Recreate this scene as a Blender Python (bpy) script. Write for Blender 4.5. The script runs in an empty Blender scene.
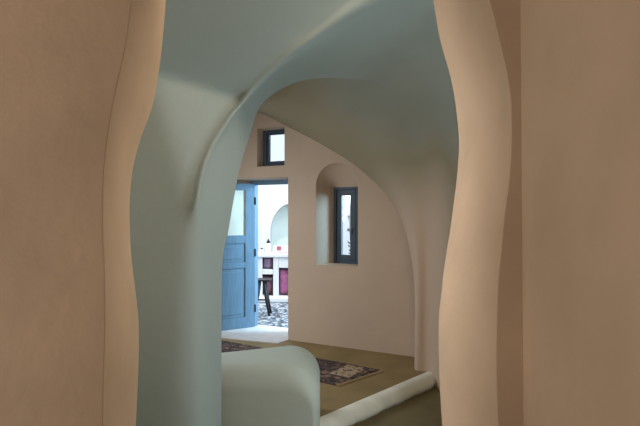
import bpy, bmesh, math, random
from mathutils import Vector
from mathutils.geometry import tessellate_polygon

R = math.radians
random.seed(7)
scene = bpy.context.scene

# ------------------------------------------------------------------ camera
EYE = 1.55          # eye height over the raised far floor
FOC = 520.0         # focal length in photo pixels
LOW = -0.10         # the lower floor the camera stands on
cam_data = bpy.data.cameras.new('camera')
cam_data.sensor_width = 36.0
cam_data.lens = 36.0 * FOC / 640.0
cam_data.clip_start = 0.05
cam = bpy.data.objects.new('camera', cam_data)
scene.collection.objects.link(cam)
cam.location = (0, 0, EYE)
cam.rotation_euler = (R(90), 0, 0)
scene.camera = cam

# ------------------------------------------------------------------ view, world, sun, big lights
vs = scene.view_settings
vs.view_transform = 'Standard'
vs.look = 'None'
vs.gamma = 1.0
vs.use_curve_mapping = False
vs.exposure = 0.82

world = bpy.data.worlds.new('world')
scene.world = world
world.use_nodes = True
wbg = world.node_tree.nodes['Background']
wbg.inputs['Color'].default_value = (0.80, 0.90, 1.0, 1)
wbg.inputs['Strength'].default_value = 2.0

def sun(name, energy, color, rot, angle=0.02):
    d = bpy.data.lights.new(name, 'SUN')
    d.energy = energy; d.color = color; d.angle = angle
    o = bpy.data.objects.new(name, d)
    scene.collection.objects.link(o)
    o.rotation_euler = rot
    return o

def area(name, loc, target, sx, sy, power, color, spread=180):
    d = bpy.data.lights.new(name, 'AREA')
    d.shape = 'RECTANGLE'; d.size = sx; d.size_y = sy
    d.energy = power; d.color = color; d.spread = R(spread)
    o = bpy.data.objects.new(name, d)
    scene.collection.objects.link(o)
    o.location = loc
    o.rotation_euler = (Vector(target) - Vector(loc)).to_track_quat('-Z', 'Y').to_euler()
    return o

sun('sun', 1.0, (1.0, 0.97, 0.92), (R(26), R(6), 0))
# added unseen fill lamp for the middle chamber, high behind the right jamb
LIGHT_MID = area('fill_middle', (0.68, 2.05, 3.20), (-0.75, 2.7, 1.2), 0.3, 0.4, 11, (1.0, 0.80, 0.62))
# added low fill lamp at the right end of the middle chamber
LIGHT_LOW = area('fill_low', (1.5, 2.7, 1.1), (-0.7, 3.0, 1.3), 0.5, 0.8, 7.8, (0.92, 0.98, 1.0))
# added narrow-beam fill lamp at the left end, brightens the right reveal
LIGHT_SIDE = area('fill_side', (-1.6, 2.05, 1.7), (0.5, 1.7, 1.55), 0.35, 1.2, 3.0, (1.0, 0.98, 0.98), 70)
# added unseen fill lamp on the far room's left side
LIGHT_FAR = area('fill_far', (-2.1, 4.9, 1.75), (-0.6, 5.3, 0.2), 0.9, 1.0, 21, (0.95, 0.98, 1.0))
# added fill lamps of the front room: left of the viewer and behind
LIGHT_FRONT = area('fill_front', (-3.5, 0.0, 1.6), (0.5, 1.2, 1.5), 1.0, 1.2, 28.5, (1.0, 0.98, 0.96))
LIGHT_BACK = area('fill_back', (-1.2, -2.4, 1.7), (-0.3, 2.0, 1.4), 1.2, 1.0, 6, (0.97, 0.99, 1.0))
# added lamp outside the narrow window, boosts the cool skylight on its reveal
LIGHT_NICHE = area('fill_niche', (2.05, 6.75, 2.0), (0.02, 6.05, 1.45), 0.7, 1.0, 150, (0.45, 0.78, 1.0))

# ------------------------------------------------------------------ helpers
def link(o):
    scene.collection.objects.link(o)

def mesh_obj(name, verts, faces, mat, parent=None, smooth=True, kind=None):
    me = bpy.data.meshes.new(name)
    me.from_pydata([tuple(v) for v in verts], [], faces)
    me.validate()
    bm = bmesh.new(); bm.from_mesh(me)
    bmesh.ops.remove_doubles(bm, verts=bm.verts, dist=1e-5)
    bmesh.ops.recalc_face_normals(bm, faces=bm.faces)
    bm.to_mesh(me); bm.free()
    for p in me.polygons:
        p.use_smooth = smooth
    if mat: me.materials.append(mat)
    o = bpy.data.objects.new(name, me)
    link(o)
    if parent: o.parent = parent
    if kind: o['kind'] = kind
    return o

class MB:
    """Collects shapes into one mesh."""
    def __init__(self):
        self.v = []; self.f = []
    def add(self, verts, faces):
        b = len(self.v)
        self.v += [Vector(x) for x in verts]
        self.f += [tuple(b + i for i in f) for f in faces]
        return self
    def box(self, c, s, M=None):
        cx, cy, cz = c; sx, sy, sz = [a / 2 for a in s]
        v = [Vector((cx + a * sx, cy + b * sy, cz + d * sz)) for a in (-1, 1) for b in (-1, 1) for d in (-1, 1)]
        if M: v = [M(x) for x in v]
        return self.add(v, [(0, 1, 3, 2), (4, 6, 7, 5), (0, 4, 5, 1), (2, 3, 7, 6), (0, 2, 6, 4), (1, 5, 7, 3)])
    def tube(self, pts, r, n=10):
        pts = [Vector(p) for p in pts]
        rings = []
        for i, p in enumerate(pts):
            d = (pts[min(i + 1, len(pts) - 1)] - pts[max(i - 1, 0)]).normalized()
            a = d.orthogonal().normalized(); b = d.cross(a)
            rr = r[i] if isinstance(r, (list, tuple)) else r
            rings.append([p + (a * math.cos(2 * math.pi * k / n) + b * math.sin(2 * math.pi * k / n)) * rr for k in range(n)])
        v = [x for g in rings for x in g]
        f = []
        for i in range(len(pts) - 1):
            for k in range(n):
                f.append((i * n + k, i * n + (k + 1) % n, (i + 1) * n + (k + 1) % n, (i + 1) * n + k))
        f.append(tuple(range(n))); f.append(tuple((len(pts) - 1) * n + k for k in range(n)))
        return self.add(v, f)
    def lathe(self, prof, c=(0, 0, 0), n=20):
        v = []; f = []
        for (r, z) in prof:
            for k in range(n):
                a = 2 * math.pi * k / n
                v.append((c[0] + max(r, 1e-4) * math.cos(a), c[1] + max(r, 1e-4) * math.sin(a), c[2] + z))
        for i in range(len(prof) - 1):
            for k in range(n):
                f.append((i * n + k, i * n + (k + 1) % n, (i + 1) * n + (k + 1) % n, (i + 1) * n + k))
        f.append(tuple(range(n))); f.append(tuple((len(prof) - 1) * n + k for k in range(n)))
        return self.add(v, f)
    def build(self, name, mat, parent=None, smooth=False, bevel=0, kind=None):
        o = mesh_obj(name, self.v, self.f, mat, parent, smooth, kind)
        if bevel:
            m = o.modifiers.new('edges', 'BEVEL'); m.width = bevel; m.segments = 2; m.limit_method = 'ANGLE'
        return o

def empty(name, loc, rz=0, kind=None):
    o = bpy.data.objects.new(name, None); link(o)
    o.location = loc; o.rotation_euler = (0, 0, rz)
    if kind: o['kind'] = kind
    return o

def tag(o, label, cat, group=None, kind=None):
    o['label'] = label; o['category'] = cat
    if group: o['group'] = group
    if kind: o['kind'] = kind
    return o

def P(px, py, Y):
    """World point seen at photo pixel (px, py) at distance Y."""
    return Vector(((px - 320) / FOC * Y, Y, EYE + (213 - py) / FOC * Y))

def catmull(pts, n):
    """Resample a polyline of Vectors smoothly into n points, uniform per landmark."""
    m = len(pts) - 1; out = []
    for i in range(n):
        t = i / (n - 1) * m
        k = min(int(t), m - 1); u = t - k
        p1, p2 = pts[k], pts[k + 1]
        p0 = pts[k - 1] if k > 0 else p1 * 2 - p2
        p3 = pts[k + 2] if k + 2 <= m else p2 * 2 - p1
        out.append(0.5 * ((2 * p1) + (p2 - p0) * u + (2 * p0 - 5 * p1 + 4 * p2 - p3) * u * u + (3 * p1 - p0 - 3 * p2 + p3) * u ** 3))
    return out

def interp(tab, x):
    """Smooth interpolation of a sorted table [(x, y)]."""
    if x <= tab[0][0]: return tab[0][1]
    if x >= tab[-1][0]: return tab[-1][1]
    for i in range(len(tab) - 1):
        if tab[i][0] <= x <= tab[i + 1][0]:
            x0, y0 = tab[i]; x1, y1 = tab[i + 1]
            def slope(j):
                a = tab[max(j - 1, 0)]; b = tab[min(j + 1, len(tab) - 1)]
                return (b[1] - a[1]) / (b[0] - a[0])
            h = x1 - x0; t = (x - x0) / h
            m0, m1 = slope(i) * h, slope(i + 1) * h
            return (2*t**3 - 3*t**2 + 1) * y0 + (t**3 - 2*t**2 + t) * m0 + (-2*t**3 + 3*t**2) * y1 + (t**3 - t**2) * m1

# ------------------------------------------------------------------ materials
def srgb(r, g, b):
    f = lambda c: (c / 255 / 12.92) if c / 255 <= 0.04045 else ((c / 255 + 0.055) / 1.055) ** 2.4
    return (f(r), f(g), f(b), 1)

def mat(name, col, rough=0.9, var=0.08, scale=3.0, bump=0.15, bscale=40.0, spec=0.3, metal=0.0, col2=None, stretch=None):
    m = bpy.data.materials.new(name); m.use_nodes = True
    nt = m.node_tree; b = nt.nodes['Principled BSDF']
    b.inputs['Roughness'].default_value = rough
    b.inputs['Specular IOR Level'].default_value = spec
    b.inputs['Metallic'].default_value = metal
    tc = nt.nodes.new('ShaderNodeTexCoord')
    src = tc.outputs['Object']
    if stretch:
        mp = nt.nodes.new('ShaderNodeMapping'); mp.inputs['Scale'].default_value = stretch
        nt.links.new(src, mp.inputs['Vector']); src = mp.outputs['Vector']
    n = nt.nodes.new('ShaderNodeTexNoise'); n.inputs['Scale'].default_value = scale; n.inputs['Detail'].default_value = 6
    nt.links.new(src, n.inputs['Vector'])
    mx = nt.nodes.new('ShaderNodeMix'); mx.data_type = 'RGBA'
    c2 = col2 or tuple(list(c * (1 - 2 * var) for c in col[:3]) + [1])
    c1 = col if col2 else tuple(list(min(1, c * (1 + var)) for c in col[:3]) + [1])
    mx.inputs['A'].default_value = c1; mx.inputs['B'].default_value = c2
    mr = nt.nodes.new('ShaderNodeMapRange')
    mr.inputs['From Min'].default_value = 0.35; mr.inputs['From Max'].default_value = 0.7
    nt.links.new(n.outputs['Fac'], mr.inputs['Value'])
    nt.links.new(mr.outputs['Result'], mx.inputs['Factor'])
    nt.links.new(mx.outputs['Result'], b.inputs['Base Color'])
    if bump:
        n2 = nt.nodes.new('ShaderNodeTexNoise'); n2.inputs['Scale'].default_value = bscale; n2.inputs['Detail'].default_value = 5
        nt.links.new(src, n2.inputs['Vector'])
        bp = nt.nodes.new('ShaderNodeBump'); bp.inputs['Strength'].default_value = bump; bp.inputs['Distance'].default_value = 0.01
        nt.links.new(n2.outputs['Fac'], bp.inputs['Height']); nt.links.new(bp.outputs['Normal'], b.inputs['Normal'])
    m['mix'] = mx.name
    return m

TAN = srgb(194, 168, 140)
GREY = srgb(167, 184, 184)  # grey green plaster pushed bluer, cool fill light mixed into its colour
BEIGE = srgb(196, 176, 158)
VAULT_SHADE = srgb(154, 146, 124)  # far room beige darkened, shade under the vault put into the colour
PIER = srgb(204, 182, 164)
M_tan = mat('tan_plaster', TAN, var=0.07, scale=2.2, bump=0.25, bscale=18)
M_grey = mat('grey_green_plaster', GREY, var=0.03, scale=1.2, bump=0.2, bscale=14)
M_beige = mat('beige_plaster', BEIGE, var=0.04, scale=1.4, bump=0.2, bscale=16)
M_floor = mat('cement_floor', srgb(138, 120, 84), rough=0.7, var=0.10, scale=2.5, bump=0.1)
M_floor_low = mat('shaded_cement_floor', srgb(110, 100, 72), rough=0.7, var=0.10, scale=2.5, bump=0.1)  # same cement darkened, shade on the lower floor put into the colour
M_parapet = mat('parapet_plaster', srgb(186, 199, 194), var=0.03, scale=1.2, bump=0.2, bscale=14)
M_curb = mat('pale_curb_plaster', srgb(222, 224, 214), rough=0.8, var=0.06, scale=6, bump=0.2)
M_marble = mat('pale_marble', srgb(196, 196, 196), rough=0.5, var=0.05, scale=8, bump=0.05)
M_white = mat('white_limewash', srgb(196, 193, 195), rough=0.9, var=0.02, scale=3, bump=0.1)
M_blue = mat('blue_paint', srgb(94, 122, 144), rough=0.45, var=0.07, scale=5, bump=0.05, stretch=(6, 6, 1))
M_dark = mat('slate_blue_paint', srgb(60, 76, 92), rough=0.5, var=0.1, scale=6, bump=0.05)
M_iron = mat('black_iron', srgb(28, 26, 28), rough=0.5, var=0.1, scale=20, bump=0.05)
M_leaf = mat('olive_leaf', srgb(70, 84, 66), rough=0.6, var=0.25, scale=20, bump=0.0)
M_brass = mat('aged_brass', srgb(120, 96, 60), rough=0.4, metal=0.8, bump=0)

def tint_plaster():
    """Plaster from grey green to the far room beige, with vault shade painted in."""
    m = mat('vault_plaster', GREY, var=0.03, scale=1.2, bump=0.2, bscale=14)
    nt = m.node_tree; b = nt.nodes['Principled BSDF']
    at = nt.nodes.new('ShaderNodeAttribute'); at.attribute_name = 'plaster_shade'
    mx = nt.nodes.new('ShaderNodeMix'); mx.data_type = 'RGBA'
    nt.links.new(at.outputs['Fac'], mx.inputs['Factor'])
    nt.links.new(nt.nodes[m['mix']].outputs['Result'], mx.inputs['A'])
    mx.inputs['B'].default_value = VAULT_SHADE
    sub = nt.nodes.new('ShaderNodeMath'); sub.operation = 'SUBTRACT'; sub.use_clamp = True
    nt.links.new(at.outputs['Fac'], sub.inputs[0]); sub.inputs[1].default_value = 1.0
    m2 = nt.nodes.new('ShaderNodeMix'); m2.data_type = 'RGBA'
    nt.links.new(sub.outputs[0], m2.inputs['Factor']); nt.links.new(mx.outputs['Result'], m2.inputs['A'])
    m2.inputs['B'].default_value = PIER
    nt.links.new(m2.outputs['Result'], b.inputs['Base Color'])
    return m
M_vault = tint_plaster()

def glass(name, tintc, transp=0.85):
    m = bpy.data.materials.new(name); m.use_nodes = True
    nt = m.node_tree
    for n in list(nt.nodes):
        if n.type != 'OUTPUT_MATERIAL': nt.nodes.remove(n)
    out = [n for n in nt.nodes if n.type == 'OUTPUT_MATERIAL'][0]
    t = nt.nodes.new('ShaderNodeBsdfTransparent'); t.inputs['Color'].default_value = tintc
    g = nt.nodes.new('ShaderNodeBsdfGlossy'); g.inputs['Roughness'].default_value = 0.05
    g.inputs['Color'].default_value = (0.9, 0.95, 1, 1)
    mx = nt.nodes.new('ShaderNodeMixShader'); mx.inputs['Fac'].default_value = 1 - transp
    nt.links.new(t.outputs[0], mx.inputs[1]); nt.links.new(g.outputs[0], mx.inputs[2])
    nt.links.new(mx.outputs[0], out.inputs['Surface'])
    return m
M_sheen_pane = mat('reflection_pane', srgb(204, 206, 196), rough=0.35, var=0.05, scale=3, bump=0)  # cream reflection on the door glass painted as a flat pale colour
M_glass = glass('window_glass', (0.93, 0.96, 0.97, 1), 0.9)

def pebbles():
    m = bpy.data.materials.new('pebble_mosaic'); m.use_nodes = True
    nt = m.node_tree; b = nt.nodes['Principled BSDF']; b.inputs['Roughness'].default_value = 0.6
    tc = nt.nodes.new('ShaderNodeTexCoord')
    v = nt.nodes.new('ShaderNodeTexVoronoi'); v.inputs['Scale'].default_value = 20
    nt.links.new(tc.outputs['Object'], v.inputs['Vector'])
    sp = nt.nodes.new('ShaderNodeSeparateColor'); nt.links.new(v.outputs['Color'], sp.inputs['Color'])
    cr = nt.nodes.new('ShaderNodeValToRGB'); cr.color_ramp.interpolation = 'CONSTANT'
    e = cr.color_ramp.elements
    e[0].position = 0; e[0].color = srgb(40, 44, 52)
    e[1].position = 0.22; e[1].color = srgb(76, 82, 92)
    for p, c in ((0.5, srgb(120, 126, 134)), (0.75, srgb(176, 178, 182))):
        x = e.new(p); x.color = c
    nt.links.new(sp.outputs[0], cr.inputs['Fac'])
    nt.links.new(cr.outputs['Color'], b.inputs['Base Color'])
    bp = nt.nodes.new('ShaderNodeBump'); bp.inputs['Strength'].default_value = 0.4; bp.inputs['Distance'].default_value = 0.02
    bp.invert = True
    nt.links.new(v.outputs['Distance'], bp.inputs['Height']); nt.links.new(bp.outputs['Normal'], b.inputs['Normal'])
    return m
M_pebble = pebbles()

# ------------------------------------------------------------------ near wall with the wavy opening
NY0, NY1 = 1.40, 1.85
LF = [(-60,140),(0,132),(43,126),(100,114),(142,107),(180,103.5),(230,103),(284,105),(330,105),(370,104),(426,103),(480,106)]
LB = [(-60,168),(0,167),(50,163),(80,159),(110,153),(142,141),(170,134),(200,131),(230,131),(260,133),(284,136),(320,140),(360,140),(426,137),(480,134)]
RF = [(-60,470),(0,489),(40,499),(80,508),(105,511),(150,511),(180,509),(210,505),(240,502),(284,498),(330,496.5),(370,496),(426,498),(480,502)]
RB = [(-60,415),(0,431),(40,438),(80,449),(110,454),(145,457),(180,454.5),(200,452),(230,448),(260,443),(284,440),(320,436.5),(370,437),(426,440),(480,446)]

def jamb(z, tab, Y):
    return (interp(tab, 213 - (z - EYE) * FOC / Y) - 320) / FOC * Y

def near_wall(name, front, back, xo, mat_):
    zs = [LOW + (2.75 - LOW) * i / 110 for i in range(111)]
    sg = 1 if front(zs[0]) > xo else -1
    prof = []
    for z in zs:
        a = Vector((front(z), NY0, z)); b = Vector((back(z), NY1, z))
        o0 = Vector((xo, NY0, z)); o1 = Vector((xo, NY1, z))
        ring = [o0, o0.lerp(a, .5)]
        def corner(p, d0, d1, r):
            q0 = p + d0.normalized() * r; q1 = p + d1.normalized() * r
            for k in range(6):
                t = k / 5
                ring.append(q0 * (1-t)**2 + p * 2 * t * (1-t) + q1 * t * t)
        corner(a, o0 - a, b - a, 0.003)
        for t in (.25, .5, .75): ring.append(a.lerp(b, t))
        corner(b, a - b, o1 - b, 0.03)
        ring += [o1]
        prof.append(ring)
    n = len(prof[0]); v = [p for r in prof for p in r]; f = []
    for i in range(len(zs) - 1):
        for k in range(n):
            k2 = (k + 1) % n
            f.append((i*n+k, i*n+k2, (i+1)*n+k2, (i+1)*n+k))
    f.append(tuple(range(n))); f.append(tuple((len(zs)-1)*n + k for k in range(n)))
    o = mesh_obj(name, v, f, mat_, kind='structure')
    return o
near_wall('wall_front_left', lambda z: jamb(z, LF, NY0), lambda z: jamb(z, LB, NY1), -4.2, M_tan)
CORNER = (522 - 320) / FOC * NY0
near_wall('wall_front_right', lambda z: jamb(z, RF, NY0), lambda z: jamb(z, RB, NY1), 2.0, M_tan)
MB().box((-1.1, (NY0 + NY1) / 2, 2.975), (6.2, NY1 - NY0, 0.45)).build('wall_front_top', M_tan, kind='structure')

# room the camera stands in
def slab(name, pts, z0, z1, m, kind='structure'):
    n = len(pts)
    v = [(x, y, z0) for x, y in pts] + [(x, y, z1) for x, y in pts]
    f = [tuple(range(n)), tuple(range(n, 2 * n))] + [(i, (i+1) % n, n + (i+1) % n, n + i) for i in range(n)]
    return mesh_obj(name, v, f, m, smooth=False, kind=kind)
# right side wall, with a slight batter so that its corner leans as in the photo
dx = 0.004
v = []
for z, off in ((LOW, 0.012), (3.2, -0.012)):
    v += [(CORNER + off, NY0 + .002, z), (CORNER + off + 0.03, -2.6, z), (CORNER + 0.35, -2.6, z), (CORNER + 0.35, NY0 + .002, z)]
mesh_obj('wall_right', v, [(0,1,5,4),(1,2,6,5),(2,3,7,6),(3,0,4,7),(0,3,2,1),(4,5,6,7)], M_tan, smooth=False, kind='structure')
slab('floor_lower', [(-4.2, -2.6), (0.56, -2.6), (0.56, 1.3), (2.0, 1.3), (2.0, 5.5), (-4.2, 5.5)], LOW - 0.1, LOW, M_floor_low)
slab('ceiling_front', [(-4.2, -2.6), (0.9, -2.6), (0.9, 1.41), (-4.2, 1.41)], 2.95, 3.1, M_tan)
slab('wall_left', [(-4.35, -2.6), (-4.2, -2.6), (-4.2, 1.41), (-4.35, 1.41)], LOW, 3.1, M_tan)
slab('wall_back', [(-4.35, -2.75), (0.9, -2.75), (0.9, -2.6), (-4.35, -2.6)], LOW, 3.1, M_tan)  # unseen, added to shut sky light out of the front room
slab('roof_sun_block', [(-4.4, -2.8), (3.2, -2.8), (3.2, 5.1), (-4.4, 9.1)], 3.45, 3.55, M_white)  # unseen slab added over the rooms to block the sun

# ------------------------------------------------------------------ far wall: frame of reference (s along, d into, z)
W0 = Vector((-0.39, 6.35, 0)); WU = Vector((0.883, -0.470, 0)).normalized(); WN = Vector((-WU.y, WU.x, 0))
def Wp(s, d, z): return W0 + WU * s + WN * d + Vector((0, 0, z))
def wall_hit(px, py, d=0.0):
    k = (px - 320) / FOC
    o = W0 + WN * d
    s = (k * o.y - o.x) / (WU.x - k * WU.y)
    Y = o.y + s * WU.y
    return s, EYE + (213 - py) / FOC * Y

# ------------------------------------------------------------------ middle chamber wall, arch and far vault
def plane(p, q, r):
    n = (q - p).cross(r - p)
    # n . (X,Y,Z) = c  ->  Y = (c - nx X - nz Z)/ny
    c = n.dot(p)
    return lambda X, Z: (c - n.x * X - n.z * Z) / n.y
P1, P2, P3 = P(155, 76, 2.85), P(243, 103, 3.26), P(197, 215, 2.87)
def slope_plane(p, fx, fz): return lambda X, Z: p.y + fx * (X - p.x) + fz * (Z - p.z)
PL_T = plane(P1, P2, P3)                       # splayed facet beside the arch
PL_L = plane(P1, P3, P(140, 400, 2.80))        # lower wall, nearly square to the viewer
PL_U = plane(P1, P2, P1 + Vector((0, -1.82, 1.0)))   # vault leaning over
def smin(a, b, k=0.035):
    h = max(k - abs(a - b), 0) / k
    return min(a, b) - h * h * k * 0.25
def fwall(X, Z):
    y = smin(-smin(-PL_T(X, Z), -PL_L(X, Z), 0.03), PL_U(X, Z), 0.03)
    y = smin(y, 3.45 - 0.35 * (X - 0.9), 0.2)
    return max(min(y, 3.4), 1.9)
def hit_f(px, py):
    lo, hi = 1.0, 5.0
    for _ in range(50):
        Y = (lo + hi) / 2; q = P(px, py, Y)
        if Y < fwall(q.x, q.z): lo = Y
        else: hi = Y
    return P(px, py, lo)
def on_floor(px, Y, z): return Vector(((px - 320) / FOC * Y, Y, z))

NT = 121
f_px = [(195,330),(196,238),(199,197),(207,162),(224,129),(250,96),(300,50),(390,0),(455,14),(490,110),(495,240)]
F = [hit_f(*p) for p in f_px]
F = [Vector((F[0].x, fwall(F[0].x, LOW), LOW))] + F + [Vector((F[-1].x, F[-1].y, LOW))]
b_px = [(222,330,3.30),(223,262,3.32),(229,230,3.36),(239,174,3.5),(250,136,3.75),(263,103,4.0),(298,82,3.98),(345,79,4.05),(392,90,4.28),(424,140,4.65),(433,235,4.95)]
B = [P(*p) for p in b_px]
B = [Vector((B[0].x, B[0].y, LOW))] + B + [on_floor(434, 5.06, LOW)]
m_px = [(-30,330,4.9),(-30,265,4.9),(0,205,4.9),(60,160,4.95),(150,122,5.05),(243,106,5.15),(298,104,5.2),(335,114,5.2),(370,138,5.2),(401,190,5.18),(415,265,5.1)]
Mm = [P(*p) for p in m_px]
Mm = [Vector((Mm[0].x, Mm[0].y, LOW))] + Mm + [on_floor(415, 5.14, LOW)]
w_px = [(288,127),(326,147),(362,171),(396,209),(413,270)]
Wl = [wall_hit(*p) for p in w_px]
Wl = [(-3.7, -.16), (-3.7, 0.9), (-3.6, 1.6), (-3.1, 2.15), (-2.2, 2.5), (-1.4, 2.72), wall_hit(250, 112)] + Wl
Ws = [Wp(s, 0, z) for s, z in Wl] + [Wp(wall_hit(415, 357)[0], 0, LOW)]
c_F, c_B, c_M, c_W = [catmull(c, NT) for c in (F, B, Mm, Ws)]

def rounded(p, a, b, r, n=6):
    d0 = (a - p); d1 = (b - p)
    q0 = p + d0.normalized() * min(r, d0.length * .45); q1 = p + d1.normalized() * min(r, d1.length * .38)
    return [q0 * (1-t)**2 + p * 2*t*(1-t) + q1 * t*t for t in [k / (n - 1) for k in range(n)]]

smooth01 = lambda x: (lambda y: y*y*(3-2*y))(max(0, min(1, x)))
arch_cols, vault_cols = [], []
for i in range(NT):
    t = i / (NT - 1)
    pF, pB, pM, pW = c_F[i], c_B[i], c_M[i], c_W[i]
    # outward direction in the wall plane, from the arch outline
    tang = c_F[min(i+1, NT-1)] - c_F[max(i-1, 0)]
    out2 = Vector((-tang.z, 0, tang.x)); out2.normalize()
    w = min(1, max(0, (t - 0.10) / 0.2)) * min(1, max(0, (0.95 - t) / 0.1))
    side = -1 if t < .5 else 1
    out2 = (out2 * w + Vector((side, 0, 0)) * (1 - w)).normalized()
    pts = []
    rF = 0.035 + 0.16 * max(0, 1 - t / 0.25) + 0.25 * max(0, (t - 0.6) / 0.4)
    for dd in [1.5, 1.3, 1.15, 1.0, .9, .8, .7, .62, .55, .48, .42, .36, .3, .25, .2, .15, .1, .05, 0]:
        q = pF + out2 * (dd + rF)
        q = Vector((max(min(q.x, 2.0), -1.75), 0, min(max(q.z, LOW), 3.4)))
        q.y = fwall(q.x, q.z); pts.append(q)
    mid = (pF + pB) / 2
    q1 = pF + (mid - pF).normalized() * min(rF, (mid - pF).length * .45)
    q0 = pts.pop()
    bez = [q0 * (1-h)**2 + pF * 2*h*(1-h) + q1 * h*h for h in [k / 8 for k in range(9)]]
    lip = smooth01((t - .17) / .08) * smooth01((.72 - t) / .1)       # rounded lip along the arch front
    for k in range(9):
        e = math.sin(math.pi * min(1, max(0, (k - .6) / 6.8))) ** .8
        bez[k] = bez[k] + (Vector((0, -.042, 0)) - out2 * .012) * e * lip
    col = pts + bez
    rB = 0.014 + 0.4 * max(0, min(1, (t - 0.54) / 0.22))
    LFB = (pB - pF).length
    ua = min(rF, LFB * .225) / LFB; ub = 1 - min(rB, LFB * .45) / LFB
    hollow = 0.07 * smooth01((t - .28) / .1) * smooth01((.66 - t) / .12)
    for q in (.12, .25, .4, .55, .7, .82, .92):
        col.append(pF.lerp(pB, ua + (ub - ua) * q) + Vector((0, .3, 1)) * hollow * (math.sin(math.pi * q) ** 1.0))
    cr = rounded(pB, pF, pM, rB, 9)
    col += cr[:5]
    arch_cols.append(col)
    vc = cr[4:]
    ctrl = [pB, pB.lerp(pM, .5), pM, pM.lerp(pW, .5), pW, pW + (pW - pM).normalized() * 0.12]
    vc += [q for q in catmull(ctrl[:5], 17)[4:]] + [ctrl[5]]
    vault_cols.append(vc)

def grid(name, cols, m, tints=None):
    n = len(cols[0]); v = [p for c in cols for p in c]
    f = [(i*n+k, i*n+k+1, (i+1)*n+k+1, (i+1)*n+k) for i in range(len(cols)-1) for k in range(n-1)]
    me = bpy.data.meshes.new(name); me.from_pydata([tuple(p) for p in v], [], f)
    for p in me.polygons: p.use_smooth = True
    if tints:
        a = me.attributes.new('plaster_shade', 'FLOAT', 'POINT')
        for i, x in enumerate(tints): a.data[i].value = x
    me.materials.append(m)
    o = bpy.data.objects.new(name, me); link(o); o['kind'] = 'structure'
    return o
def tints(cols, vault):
    """0 grey green, 1 shaded vault, 2 pier: crisp at the sharp side of the arch, running together on its soft side."""
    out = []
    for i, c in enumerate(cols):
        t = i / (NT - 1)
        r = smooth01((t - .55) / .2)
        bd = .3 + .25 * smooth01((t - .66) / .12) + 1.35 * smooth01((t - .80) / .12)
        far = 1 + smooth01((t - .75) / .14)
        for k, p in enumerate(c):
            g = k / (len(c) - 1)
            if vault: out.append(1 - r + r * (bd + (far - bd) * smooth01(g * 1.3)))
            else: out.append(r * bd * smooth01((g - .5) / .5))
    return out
def joint_normals():
    """Vertex normals of arch and vault taken together, so that they shade as one continuous plaster skin."""
    cols = [a + v[1:] for a, v in zip(arch_cols, vault_cols)]
    n = len(cols[0]); na = len(arch_cols[0])
    v = [p for c in cols for p in c]
    f = [(i*n+k, i*n+k+1, (i+1)*n+k+1, (i+1)*n+k) for i in range(len(cols)-1) for k in range(n-1)]
    me = bpy.data.meshes.new('skin'); me.from_pydata([tuple(p) for p in v], [], f); me.update()
    nr = [Vector(x.vector) for x in me.vertex_normals]
    bpy.data.meshes.remove(me)
    a = [nr[i*n+k] for i in range(len(cols)) for k in range(na)]
    b = [nr[i*n+k] for i in range(len(cols)) for k in range(na - 1, n)]
    return a, b
nrm_a, nrm_v = joint_normals()
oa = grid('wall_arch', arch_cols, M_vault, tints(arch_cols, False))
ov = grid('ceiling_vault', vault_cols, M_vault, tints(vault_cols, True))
oa.data.normals_split_custom_set_from_vertices(nrm_a)
ov.data.normals_split_custom_set_from_vertices(nrm_v)
# hidden outer walls of the middle chamber
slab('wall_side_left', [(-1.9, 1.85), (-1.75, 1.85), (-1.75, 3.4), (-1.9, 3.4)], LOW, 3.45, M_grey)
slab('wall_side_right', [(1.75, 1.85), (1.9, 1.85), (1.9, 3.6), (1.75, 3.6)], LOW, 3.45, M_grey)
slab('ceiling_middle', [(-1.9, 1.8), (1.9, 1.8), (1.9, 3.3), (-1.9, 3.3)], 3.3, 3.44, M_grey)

# ------------------------------------------------------------------ raised floor of the far room and its curb
CA, CBp = Vector((-0.30, 3.552, 0)), Vector((1.35, 5.330, 0))
slab('floor', [(CA.x, CA.y), (CBp.x, CBp.y), (2.2, 5.33), (0.9, 5.75), (-0.3, 6.4), (-4.1, 8.42), (-4.1, 3.552)], LOW, 0.0, M_floor)
cd = (CBp - CA).normalized(); cn = Vector((cd.y, -cd.x, 0))
v = []; f = []; NC = 40
prof = [(-0.06, -0.012), (-0.045, 0.004), (-0.015, 0.012)]
prof += [(0.015 + 0.075 * math.sin(a), -0.075 + 0.087 * math.cos(a)) for a in [k / 9 * math.pi / 2 for k in range(10)]] + [(0.082, LOW), (-0.06, LOW)]
for i in range(NC + 1):
    c = CA.lerp(CBp, i / NC)
    wob = 0.006 * math.sin(i * .9) + 0.004 * math.sin(i * 2.3)
    for (a, z) in prof:
        v.append(c + cn * (a + (wob if a > 0 else 0)) + Vector((0, 0, z)))
n = len(prof)
for i in range(NC):
    for k in range(n):
        f.append((i*n+k, i*n+(k+1) % n, (i+1)*n+(k+1) % n, (i+1)*n+k))
f += [tuple(range(n)), tuple(NC*n+k for k in range(n))]
mesh_obj('trim_1', v, f, M_curb, kind='structure')

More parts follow.
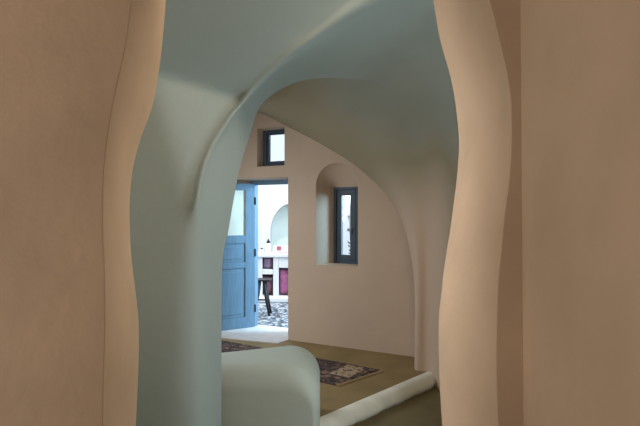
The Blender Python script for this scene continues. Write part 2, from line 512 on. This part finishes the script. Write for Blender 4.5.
# low rounded parapet left of the step
def parapet():
    x0, x1, h = -0.80, 0.0, 0.545
    RC = 0.24
    secs = []
    ND = 26
    for j in range(ND + 1):
        u = j / ND
        # front rounding at u=0, back rounding at u=1
        r = 0.16
        e = min(u, 1 - u) * 2
        prog = u
        secs.append(prog)
    v = []; f = []; n = None
    ys = []
    rnd = 0.15
    for k in range(9):
        a = k / 8 * math.pi / 2
        ys.append((rnd * (1 - math.sin(a)) , rnd * (1 - math.cos(a))))      # (inset, depth from face)
    layers = [(ins, dep, 0) for ins, dep in ys] + [(0, rnd + 0.12, 0)] + [(ins, dep, 1) for ins, dep in reversed(ys)]
    for ins, dep, back in layers:
        xr = x1 - ins * .35; top = h - ins; rc = max(RC - ins * .5, .06)
        pts = [(x0, LOW), (x0, top - .004)]
        for q in range(1, 6): pts.append((x0 + (xr - rc - x0) * q / 6, top - 0.012 * (1 - q / 6)))
        for q in range(13):
            a = math.pi / 2 * (1 - q / 12)
            pts.append((xr - rc + rc * math.cos(a), top - rc + rc * math.sin(a)))
        for q in range(1, 6): pts.append((xr, (top - rc) + (LOW - top + rc) * q / 5))
        n = len(pts)
        for (x, z) in pts:
            yf = 3.36
            yb = 3.88 + 0.34 * (x - x0)
            v.append((x, yf + dep if not back else yb - dep, z))
    L = len(layers)
    for i in range(L - 1):
        for k in range(n):
            f.append((i*n+k, i*n+(k+1) % n, (i+1)*n+(k+1) % n, (i+1)*n+k))
    f += [tuple(range(n)), tuple((L-1)*n+k for k in range(n))]
    o = mesh_obj('wall_parapet', v, f, M_parapet, kind='structure')
    o.data.set_sharp_from_angle(angle=R(40))
    return o
parapet()

# ------------------------------------------------------------------ far wall with doorway, transom and niche
WT = 0.48
DOOR_S0, DOOR_S1, DOOR_Z = -1.14, 0.0, 1.99       # doorway at the room face
def arc_loop(s0, s1, z0, zs, n=20, apex=None):
    c = (s0 + s1) / 2; r = (s1 - s0) / 2; h = (apex - zs) if apex else r
    pts = [(s0, z0), (s0, (z0 + zs) / 2), (s0, zs)]
    for k in range(1, n):
        a = math.pi * (1 - k / n)
        pts.append((c + r * math.cos(a), zs + h * math.sin(a)))
    pts += [(s1, zs), (s1, (z0 + zs) / 2), (s1, z0)]
    return pts
def rect_like(front, s0, s1, z0, z1):
    """A rectangle with the same number of points as the arched loop."""
    n = len(front) - 6 + 1
    pts = [(s0, z0), (s0, (z0 + z1) / 2), (s0, z1)]
    for k in range(1, n): pts.append((s0 + (s1 - s0) * k / n, z1))
    pts += [(s1, z1), (s1, (z0 + z1) / 2), (s1, z0)]
    return pts
def rect_loop(s0, s1, z0, z1):
    return [(s0, z0), (s0, z1), (s1, z1), (s1, z0)]

NI_Z0 = 0.94
niche_f = arc_loop(0.388, 0.931, NI_Z0, 1.88, apex=2.135)
niche_b = rect_like(niche_f, 0.497, 0.82, NI_Z0, 1.862)
tr_z0, tr_z1 = 2.155, 2.60
s_l = wall_hit(257, 150)[0]; s_r = wall_hit(284.5, 150)[0]
tr_f = rect_loop(s_l, s_r, tr_z0 - .02, tr_z1 + .015)
tr_m = rect_loop(s_l + .02, s_r + .06, tr_z0, tr_z1)
tr_b = rect_loop(s_l - .22, s_r + .10, tr_z0 - .05, tr_z1 + .05)
door_f = [(DOOR_S0, -.02), (DOOR_S0, DOOR_Z), (DOOR_S1, DOOR_Z), (DOOR_S1, -.02)]
door_b = [(-.83, -.02), (-.83, DOOR_Z), (0.02, DOOR_Z), (0.02, -.02)]

front_outer = [(-4.0, -.02), (-4.0, 3.3), (1.95, 3.3), (1.95, -.02)]
def tess(outer, holes, d):
    loops = [[Vector((s, z, 0)) for s, z in l] for l in [outer] + holes]
    tri = tessellate_polygon(loops)
    flat = [Wp(s, d, z) for l in [outer] + holes for s, z in l]
    return flat, [tuple(t) for t in tri]
wall = MB()
wall.add(*tess(front_outer, [niche_f, tr_f, door_f], 0.0))
niche_o = rect_like(niche_f, 0.40, 1.30, NI_Z0 - .03, 1.90)
wall.add(*tess(front_outer, [niche_o, tr_b, door_b], WT))
def loft_loops(a, b, d0, d1, steps=1, bow=0.0):
    n = len(a); v = []; f = []
    for j in range(steps + 1):
        t = j / steps
        for k in range(n):
            s = a[k][0] + (b[k][0] - a[k][0]) * t; z = a[k][1] + (b[k][1] - a[k][1]) * (t ** (1 + bow))
            v.append(Wp(s, d0 + (d1 - d0) * t, z))
    for j in range(steps):
        for k in range(n):
            f.append((j*n+k, j*n+(k+1) % n, (j+1)*n+(k+1) % n, (j+1)*n+k))
    return v, f
ND = 0.25       # depth of the window in its niche
wall.add(*loft_loops(niche_f, niche_b, 0, ND, 6, 0.6))
wall.add(*loft_loops(niche_b, niche_o, ND, WT))
wall.add(*loft_loops(tr_f, tr_m, 0, .16))
wall.add(*loft_loops(tr_m, tr_b, .16, WT))
wall.add(*loft_loops(door_f, door_b, 0, WT))
wall.add(*loft_loops(front_outer, front_outer, 0, WT))
fw = wall.build('wall_far', M_beige, kind='structure', smooth=False, bevel=0)
me = fw.data
for p in me.polygons: p.use_smooth = True
try:
    me.set_sharp_from_angle(angle=R(28))
except Exception: pass
bv = fw.modifiers.new('soft_edges', 'BEVEL'); bv.width = 0.012; bv.segments = 3; bv.limit_method = 'ANGLE'; bv.angle_limit = R(40)

def frame_sdz(mb, s0, s1, z0, z1, d0, d1, w, wb=None):
    """Four bars of a rectangular frame in wall coordinates."""
    wb = wb or w
    def bar(a0, a1, b0, b1):
        v = [Wp(s, d, z) for s in (a0, a1) for d in (d0, d1) for z in (b0, b1)]
        mb.add(v, [(0, 1, 3, 2), (4, 6, 7, 5), (0, 4, 5, 1), (2, 3, 7, 6), (0, 2, 6, 4), (1, 5, 7, 3)])
    bar(s0, s0 + w, z0, z1); bar(s1 - w, s1, z0, z1)
    bar(s0 + w, s1 - w, z0, z0 + wb); bar(s0 + w, s1 - w, z1 - wb, z1)
    return mb
def pane_sdz(name, s0, s1, z0, z1, d, parent, th=.004):
    v = [Wp(s, dd, z) for s in (s0, s1) for dd in (d, d + th) for z in (z0, z1)]
    return mesh_obj(name, v, [(0, 1, 3, 2), (4, 6, 7, 5), (0, 4, 5, 1), (2, 3, 7, 6), (0, 2, 6, 4), (1, 5, 7, 3)], M_glass, parent, smooth=False)

# window in the niche
wn = empty('window_1', (0, 0, 0), kind='structure')
s0, s1, z0, z1 = 0.497, 0.812, 0.945, 1.86
frame_sdz(MB(), s0 - .02, s1 + .03, z0 - .03, z1 + .03, ND + .001, ND + .07, .05, .06).build('frame', M_dark, wn, bevel=.004)
frame_sdz(MB(), s0 + .03, s1 - .03, z0 + .03, z1 - .03, ND + .015, ND + .055, .066, .07).build('sash', M_dark, wn, bevel=.004)
pane_sdz('glass', s0 + .09, s1 - .09, z0 + .09, z1 - .09, ND + .035, wn)
mb = MB(); c = Wp(s1 - .055, ND + .005, 1.36)
mb.tube([c, c - WN * .03, c - WN * .03 + Vector((0, 0, -.07))], .006, 8)
mb.build('latch_handle', M_iron, wn, smooth=True)

# transom above the door
tn = empty('window_2', (0, 0, 0), kind='structure')
TD = 0.12
ts0, ts1 = s_l + .01, s_r + .02
frame_sdz(MB(), ts0, ts1, tr_z0 - .012, tr_z1 + .01, TD, TD + .07, .05, .04).build('frame', M_dark, tn, bevel=.004)
frame_sdz(MB(), ts0 + .05, ts1 - .05, tr_z0 + .028, tr_z1 - .03, TD + .015, TD + .055, .03, .025).build('sash', M_dark, tn, bevel=.004)
pane_sdz('glass', ts0 + .08, ts1 - .08, tr_z0 + .053, tr_z1 - .055, TD + .035, tn)

# ------------------------------------------------------------------ door: frame, threshold and leaf swung into the room
dr = empty('door_1', (0, 0, 0), kind='structure')
FD = 0.40
mb = MB()
def bar(mb, a0, a1, d0, d1, b0, b1):
    v = [Wp(s, d, z) for s in (a0, a1) for d in (d0, d1) for z in (b0, b1)]
    mb.add(v, [(0, 1, 3, 2), (4, 6, 7, 5), (0, 4, 5, 1), (2, 3, 7, 6), (0, 2, 6, 4), (1, 5, 7, 3)])
bar(mb, -.85, -.775, FD, FD + .08, 0, DOOR_Z)
bar(mb, -.02, .05, FD, FD + .08, 0, DOOR_Z)
bar(mb, -.775, -.02, FD, FD + .08, DOOR_Z - .06, DOOR_Z + .01)
mb.build('frame', M_blue, dr, bevel=.006)
# leaf in its own axes: x from the hinge outwards, y thickness, z up
H = Wp(-.775, FD - .005, 0)
LW, LH = .74, 1.93
ldir = (-WU * .50 - WN * .866).normalized()
lnor = Vector((-ldir.y, ldir.x, 0))
if lnor.dot(Vector((0, 0, 0)) - H) < 0: lnor = -lnor
def Lp(p): return H + ldir * p[0] + lnor * p[1] + Vector((0, 0, p[2] + .012))
leaf = MB()
ST = .14
def lb(x0, x1, z0, z1, y0=-.02, y1=.02, mb=None):
    (mb or leaf).box(((x0+x1)/2, (y0+y1)/2, (z0+z1)/2), (x1-x0, y1-y0, z1-z0), Lp)
lb(0, ST, 0, LH); lb(LW - ST, LW, 0, LH)
lb(ST, LW-ST, 0, .14); lb(ST, LW-ST, LH-.09, LH); lb(ST, LW-ST, 1.13, 1.24); lb(ST, LW-ST, .80, .88)
lo = leaf.build('leaf', M_blue, dr, bevel=.005)
for (za, zb) in ((.14, .80), (.88, 1.13)):
    mb = MB(); lb(ST, LW-ST, za, zb, -.008, .008, mb); lb(ST+.05, LW-ST-.05, za+.045, zb-.045, -.016, .016, mb)
    mb.build('panel', M_blue, lo, bevel=.006)
mb = MB(); lb(ST, LW-ST, 1.24, LH-.09, -.003, .003, mb); mb.build('glass', M_sheen_pane, lo)
mb = MB()
for zz in (.25, 1.0, 1.7):
    mb.tube([Lp((0, .024, zz - .05)), Lp((0, .024, zz + .05))], .009, 8)
mb.build('hinge', M_iron, lo, smooth=True)
mb = MB(); a = (LW - .05, .02, 1.0)
mb.tube([Lp(a), Lp((a[0], .06, 1.0)), Lp((a[0] - .10, .065, 1.0))], .009, 8)
mb.build('handle', M_brass, lo, smooth=True)
# pale stone threshold, run into the room to paint the doorway light
mb = MB()
v = [Wp(s, d, z) for z in (-.03, .008) for s, d in ((DOOR_S0 - .02, -.36), (-.01, -.22), (.05, WT + .05), (-.86, WT + .05))]
mesh_obj('trim_2', v, [(0,1,2,3),(4,5,6,7),(0,1,5,4),(1,2,6,5),(2,3,7,6),(3,0,4,7)], M_marble, smooth=False, kind='structure')

# ------------------------------------------------------------------ courtyard
slab('floor_courtyard', [(-4.5, 7.8), (-0.9, 6.85), (1.6, 5.6), (4.5, 5.2), (4.5, 11.5), (-4.5, 11.5)], -.12, -.01, M_pebble)
# courtyard wall with an arched alcove
AY = 10.5
ax0, ax1 = (270 - 320) / FOC * AY, (312 - 320) / FOC * AY
alc = arc_loop(ax0, ax1, 0.3, 1.12, 24, apex=1.12 + .62)
outer = [(-4.5, -.05), (-4.5, 4.6), (4.5, 4.6), (4.5, -.05)]
mb = MB()
loops = [[Vector((s, z, 0)) for s, z in l] for l in (outer, alc)]
tri = tessellate_polygon(loops)
mb.add([(s, AY, z) for l in (outer, alc) for s, z in l], [tuple(t) for t in tri])
n = len(alc)
mb.add([(s, AY, z) for s, z in alc] + [(s, AY + .35, z) for s, z in alc],
       [(k, (k+1) % n, n + (k+1) % n, n + k) for k in range(n)])
cb = mb.build('wall_courtyard', M_white, kind='structure')
M_mint = mat('white_sky_tint', srgb(200, 210, 204), var=0.04, scale=2, bump=.1)  # white alcove wall, greenish sky reflection painted into the colour
mesh_obj('wall_alcove', [(ax0 - .05, AY + .34, .2), (ax1 + .05, AY + .34, .2), (ax1 + .05, AY + .34, 1.9), (ax0 - .05, AY + .34, 1.9),
                         (ax0 - .05, AY + .45, .2), (ax1 + .05, AY + .45, .2), (ax1 + .05, AY + .45, 1.9), (ax0 - .05, AY + .45, 1.9)],
         [(0,1,2,3),(4,5,6,7),(0,1,5,4),(1,2,6,5),(2,3,7,6),(3,0,4,7)], M_mint, smooth=False, kind='structure')

# white masonry shelf unit
SY = 9.3
X = lambda px, Y=SY: (px - 320) / FOC * Y
Z = lambda py, Y=SY: EYE + (213 - py) / FOC * Y
sh = empty('masonry_shelf', (X(276), SY + .2, 0))
tag(sh, 'white masonry shelf with square niches standing across the courtyard', 'shelf')
def wbox(name, x0, x1, y0, y1, z0, z1, m, parent=None, bevel=.01, inv=None):
    mb = MB(); mb.box(((x0+x1)/2, (y0+y1)/2, (z0+z1)/2), (x1-x0, y1-y0, z1-z0))
    o = mb.build(name, m, None, bevel=bevel)
    if parent:
        o.parent = parent; o.matrix_parent_inverse.identity()
        for vv in o.data.vertices: vv.co -= parent.location
    return o
D0, D1 = SY, SY + .42
xs = [X(250), X(262), X(273), X(278.5), X(290), X(300)]
top = Z(254)
wbox('top', xs[0] - .02, xs[5] + .02, D0 - .03, D1, top - .06, top, M_white, sh)
for a, b in ((0, 1), (2, 3), (4, 5)):
    wbox('upright', xs[a], xs[b], D0, D1, 0, top - .06, M_white, sh)
wbox('shelf_board', xs[1], xs[2], D0, D1, Z(274.5), Z(269.5), M_white, sh)
wbox('shelf_board', xs[3], xs[4], D0, D1, Z(268) , top - .06, M_white, sh)
wbox('plinth', xs[0], xs[5], D0 - .22, D1 , -.01, Z(298, SY - .2), M_white, sh)
M_plum = mat('plum_fabric', srgb(150, 88, 124), var=.15, scale=12, bump=.3, bscale=60)
M_mauve = mat('mauve_fabric', srgb(128, 104, 124), var=.15, scale=12, bump=.3, bscale=60)
M_maroon = mat('maroon_fabric', srgb(112, 74, 92), var=.25, scale=16, bump=.3, bscale=60, col2=srgb(70, 40, 50))
wbox('back_panel', xs[0] + .02, xs[5] - .02, D1 - .03, D1 + .02, 0, top - .05, M_white, sh)

def cushion(name, x0, x1, y0, y1, z0, z1, m, lab, grp=None):
    mb = MB(); N = 12
    v = []; f = []
    cx, cy, cz = (x0+x1)/2, (y0+y1)/2, (z0+z1)/2
    for sgn in (-1, 1):
        for i in range(N + 1):
            for j in range(N + 1):
                u, w = i / N * 2 - 1, j / N * 2 - 1
                puff = ((1 - u**4) * (1 - w**4)) ** .5
                k = 1 - .06 * (1 - abs(u)**2) * abs(w) ** 3 - .0
                v.append((cx + u * (x1-x0)/2 * (1 - .05*(1-u*u)*w*w), cy + sgn * (y1-y0)/2 * puff, cz + w * (z1-z0)/2 * (1 - .05*(1-w*w)*u*u)))
    q = (N + 1) ** 2
    for b in (0, q):
        for i in range(N):
            for j in range(N):
                a = b + i * (N+1) + j
                f.append((a, a + 1, a + N + 2, a + N + 1))
    mb.add(v, f)
    o = mb.build(name, m, smooth=True)
    return tag(o, lab, 'cushion', grp)
cushion('cushion', xs[1] + .008, xs[2] - .008, D0 + .06, D0 + .24, Z(269.5) + .003, Z(257.5) - .0, M_mauve, 'small mauve cushion in the upper niche of the white courtyard shelf')
cushion('cushion', xs[1] + .008, xs[2] - .008, D0 + .06, D0 + .26, Z(298, SY - .2) + .004, Z(275.5), M_maroon, 'dark maroon cushion in the tall lower niche behind the black stool')
cushion('cushion', xs[3] + .006, xs[4] - .008, D0 + .06, D0 + .26, Z(298, SY - .2) + .004, Z(269), M_plum, 'bright plum cushion in the niche beside the doorway edge')

# things on the shelf top
M_pink = mat('pale_pink_paint', srgb(236, 196, 200), var=.05, bump=0)
M_rose = mat('dusty_rose_clay', srgb(150, 92, 100), var=.1, bump=0)
M_black = mat('black_glaze', srgb(22, 24, 28), rough=.3, var=.05, bump=0)
M_china = mat('white_china', srgb(238, 240, 244), rough=.3, var=.02, bump=0)
tr_ = empty('tray', (X(280), SY + .24, top)); tag(tr_, 'pale pink upright tray with a dusty rose square on the courtyard shelf', 'tray')
wbox('plate', X(272), X(288), SY + .24, SY + .27, top + .002, Z(246, SY + .25), M_pink, tr_)
wbox('inset', X(275.8), X(280.2), SY + .225, SY + .238, Z(251.3), Z(247), M_rose, tr_)
def jar(px, hpy, r, lab):
    e = empty('lidded_jar', (X(px), SY + .16, top)); tag(e, lab, 'jar')
    h = Z(hpy) - top
    MB().lathe([(r*.7, 0), (r, h*.25), (r, h*.55), (r*.7, h*.72)], n=18).build('body', M_china, e, smooth=True)
    MB().lathe([(r*.78, h*.72), (r*.8, h*.8), (r*.4, h*.92), (r*.25, h)], n=18).build('lid', M_black, e, smooth=True)
jar(267.5, 239.5, .045, 'taller white jar with black lid on the courtyard shelf')
jar(260.8, 248.5, .035, 'short white jar with black lid on the courtyard shelf beside the door')

# black iron stool in the courtyard
st = empty('iron_stool', (X(262, 8.0), 8.0, -.01)); tag(st, 'black iron stool with splayed legs on the pebble courtyard floor', 'stool')
zs = Z(279, 8.0)
mb = MB(); mb.box((0, 0, zs), (.30, .26, .022)); mb.build('seat', M_iron, st, bevel=.006)
for sx, sy in ((1, -1), (1, 1), (-1, -1), (-1, 1)):
    mb = MB()
    mb.tube([(.04*sx - .0, .09*sy, zs - .01), (.075*sx, .10*sy, zs*.5), (.125*sx, .12*sy, 0.0)], [.026, .024, .018], 8)
    mb.build('leg', M_iron, st, smooth=True)
mb = MB(); mb.tube([(-.085, 0, zs*.42), (.085, 0, zs*.42)], .012, 8)
mb.tube([(.08, -.10, zs*.42), (.08, .10, zs*.42)], .012, 8); mb.tube([(-.08, -.10, zs*.42), (-.08, .10, zs*.42)], .012, 8)
mb.build('stretcher', M_iron, st, smooth=True)

# shrub outside the niche window
def shrub(loc, h, w, n, lab):
    e = empty('leafy_shrub', loc); tag(e, lab, 'shrub')
    mb = MB(); lf = MB()
    rnd = random.Random(3)
    for b in range(7):
        a = rnd.uniform(0, 6.28); tip = Vector((math.cos(a) * w * rnd.uniform(.2, .9), math.sin(a) * w * rnd.uniform(.2, .9), h * rnd.uniform(.7, 1)))
        pts = [Vector((0, 0, 0)), tip * .5 + Vector((0, 0, .1 * h)), tip]
        pp = catmull(pts, 7); mb.tube(pp, [.012 - .0015 * i for i in range(7)], 6)
        for _ in range(n):
            t = rnd.uniform(.35, 1); k = min(int(t * 6), 5); p = pp[k].lerp(pp[k+1], t * 6 - k)
            d = Vector((rnd.gauss(0, 1), rnd.gauss(0, 1), rnd.gauss(.3, .8))).normalized()
            L = rnd.uniform(.05, .1); sd = d.orthogonal().normalized() * L * .22; up = d.cross(sd).normalized() * L * .05
            lf.add([p, p + d*L*.5 + sd + up, p + d*L, p + d*L*.5 - sd + up], [(0, 1, 2, 3)])
    mb.build('stem', M_iron, e, smooth=True); lf.build('foliage', M_leaf, e)
shrub((X(353, 8.3), 8.3, -.01), 1.75, .22, 26, 'sparse leafy shrub outside the narrow niche window')

# ------------------------------------------------------------------ rug
def rug():
    def fl(px, py): 
        Y = EYE * FOC / (py - 213); return Vector(((px - 320) / FOC * Y, Y, 0))
    A = fl(381, 371)                      # the tip seen right of the parapet
    ex = Vector((-0.83, 0.558, 0))         # along the far edge
    ey = Vector((-0.72, -0.69, 0)).normalized()
    L, Wd = 2.3, 0.63
    NX, NYc = 60, 24
    me_v = []; f = []
    for i in range(NX + 1):
        for j in range(NYc + 1):
            x = i / NX * L; y = j / NYc * Wd
            p = A + ex * x + ey * y
            zz = .010 + .003 * math.sin(x * 5 + y * 3) * math.sin(y * 7)
            me_v.append(p + Vector((0, 0, zz)))
    q = len(me_v)
    for i in range(NX + 1):
        for j in range(NYc + 1):
            v0 = me_v[i * (NYc+1) + j]; me_v.append(Vector((v0.x, v0.y, .0015)))
    for i in range(NX):
        for j in range(NYc):
            a = i*(NYc+1)+j; b = a + NYc + 1
            f.append((a, a+1, b+1, b)); f.append((q+a, q+b, q+b+1, q+a+1))
    for i in range(NX):
        a = i*(NYc+1); b = a + NYc + 1
        f.append((a, b, q+b, q+a)); f.append((a+NYc, q+a+NYc, q+b+NYc, b+NYc))
    for j in range(NYc):
        f.append((j, q+j, q+j+1, j+1)); a = NX*(NYc+1)+j; f.append((a, a+1, q+a+1, q+a))
    root = empty('woven_rug', A)
    # local frame for the pattern
    root.rotation_euler = (0, 0, math.atan2(ex.y, ex.x))
    rot = root.rotation_euler.to_matrix().inverted()
    loc = [rot @ (p - A) for p in me_v]
    o = mesh_obj('field', loc, f, None, root, smooth=True)
    sgn = 1 if (rot @ ey).y > 0 else -1
    m = bpy.data.materials.new('rug_weave'); m.use_nodes = True
    nt = m.node_tree; b = nt.nodes['Principled BSDF']; b.inputs['Roughness'].default_value = .95
    tc = nt.nodes.new('ShaderNodeTexCoord'); sep = nt.nodes.new('ShaderNodeSeparateXYZ')
    nt.links.new(tc.outputs['Object'], sep.inputs[0])
    def math_(op, a, b_=None):
        n = nt.nodes.new('ShaderNodeMath'); n.operation = op
        for k, xx in enumerate((a, b_)):
            if xx is None: continue
            if isinstance(xx, (int, float)): n.inputs[k].default_value = xx
            else: nt.links.new(xx, n.inputs[k])
        return n.outputs[0]
    x, y = sep.outputs['X'], math_('MULTIPLY', sep.outputs['Y'], sgn)
    # speckled dark field
    v = nt.nodes.new('ShaderNodeTexVoronoi'); v.inputs['Scale'].default_value = 26
    nt.links.new(tc.outputs['Object'], v.inputs['Vector'])
    sc = nt.nodes.new('ShaderNodeSeparateColor'); nt.links.new(v.outputs['Color'], sc.inputs[0])
    cr = nt.nodes.new('ShaderNodeValToRGB'); cr.color_ramp.interpolation = 'CONSTANT'
    e = cr.color_ramp.elements
    e[0].position = 0; e[0].color = srgb(52, 40, 42); e[1].position = .45; e[1].color = srgb(78, 62, 60)
    for p_, c_ in ((.72, srgb(104, 84, 76)), (.9, srgb(136, 114, 96))):
        k = e.new(p_); k.color = c_
    nt.links.new(sc.outputs[0], cr.inputs[0])
    # pale woven bars: between the dark end band and the field
    b1 = math_('MULTIPLY', math_('GREATER_THAN', x, .14), math_('LESS_THAN', x, .36))
    b2 = math_('MULTIPLY', math_('GREATER_THAN', y, .03), math_('LESS_THAN', y, .38))
    nz = nt.nodes.new('ShaderNodeTexNoise'); nz.inputs['Scale'].default_value = 30
    nt.links.new(tc.outputs['Object'], nz.inputs['Vector'])
    pale = math_('MULTIPLY', math_('MULTIPLY', b1, b2), math_('GREATER_THAN', nz.outputs['Fac'], .42))
    mx = nt.nodes.new('ShaderNodeMix'); mx.data_type = 'RGBA'
    nt.links.new(pale, mx.inputs['Factor']); nt.links.new(cr.outputs[0], mx.inputs['A']); mx.inputs['B'].default_value = srgb(168, 148, 122)
    nt.links.new(mx.outputs['Result'], b.inputs['Base Color'])
    bp = nt.nodes.new('ShaderNodeBump'); bp.inputs['Strength'].default_value = .5; bp.inputs['Distance'].default_value = .01
    nt.links.new(sc.outputs[1], bp.inputs['Height']); nt.links.new(bp.outputs['Normal'], b.inputs['Normal'])
    o.data.materials.append(m)
    # fringe along the short end
    fr = MB(); rnd = random.Random(5)
    eyl = rot @ ey
    for k in range(70):
        b0 = eyl * ((k + .5) / 70 * Wd); w1, w2 = rnd.uniform(-.004, .004), rnd.uniform(-.01, .01)
        fr.tube([b0 + Vector((0.005, 0, .008)), b0 + Vector((-.02, w1, .006)), b0 + Vector((-.045, w2, .004))], .0028, 5)
    M_fr = mat('rug_fringe', srgb(150, 128, 96), var=.1, bump=0)
    fr.build('fringe', M_fr, root, smooth=True)
    tag(root, 'dark brown patterned rug lying on the raised cement floor behind the parapet', 'rug')
rug()
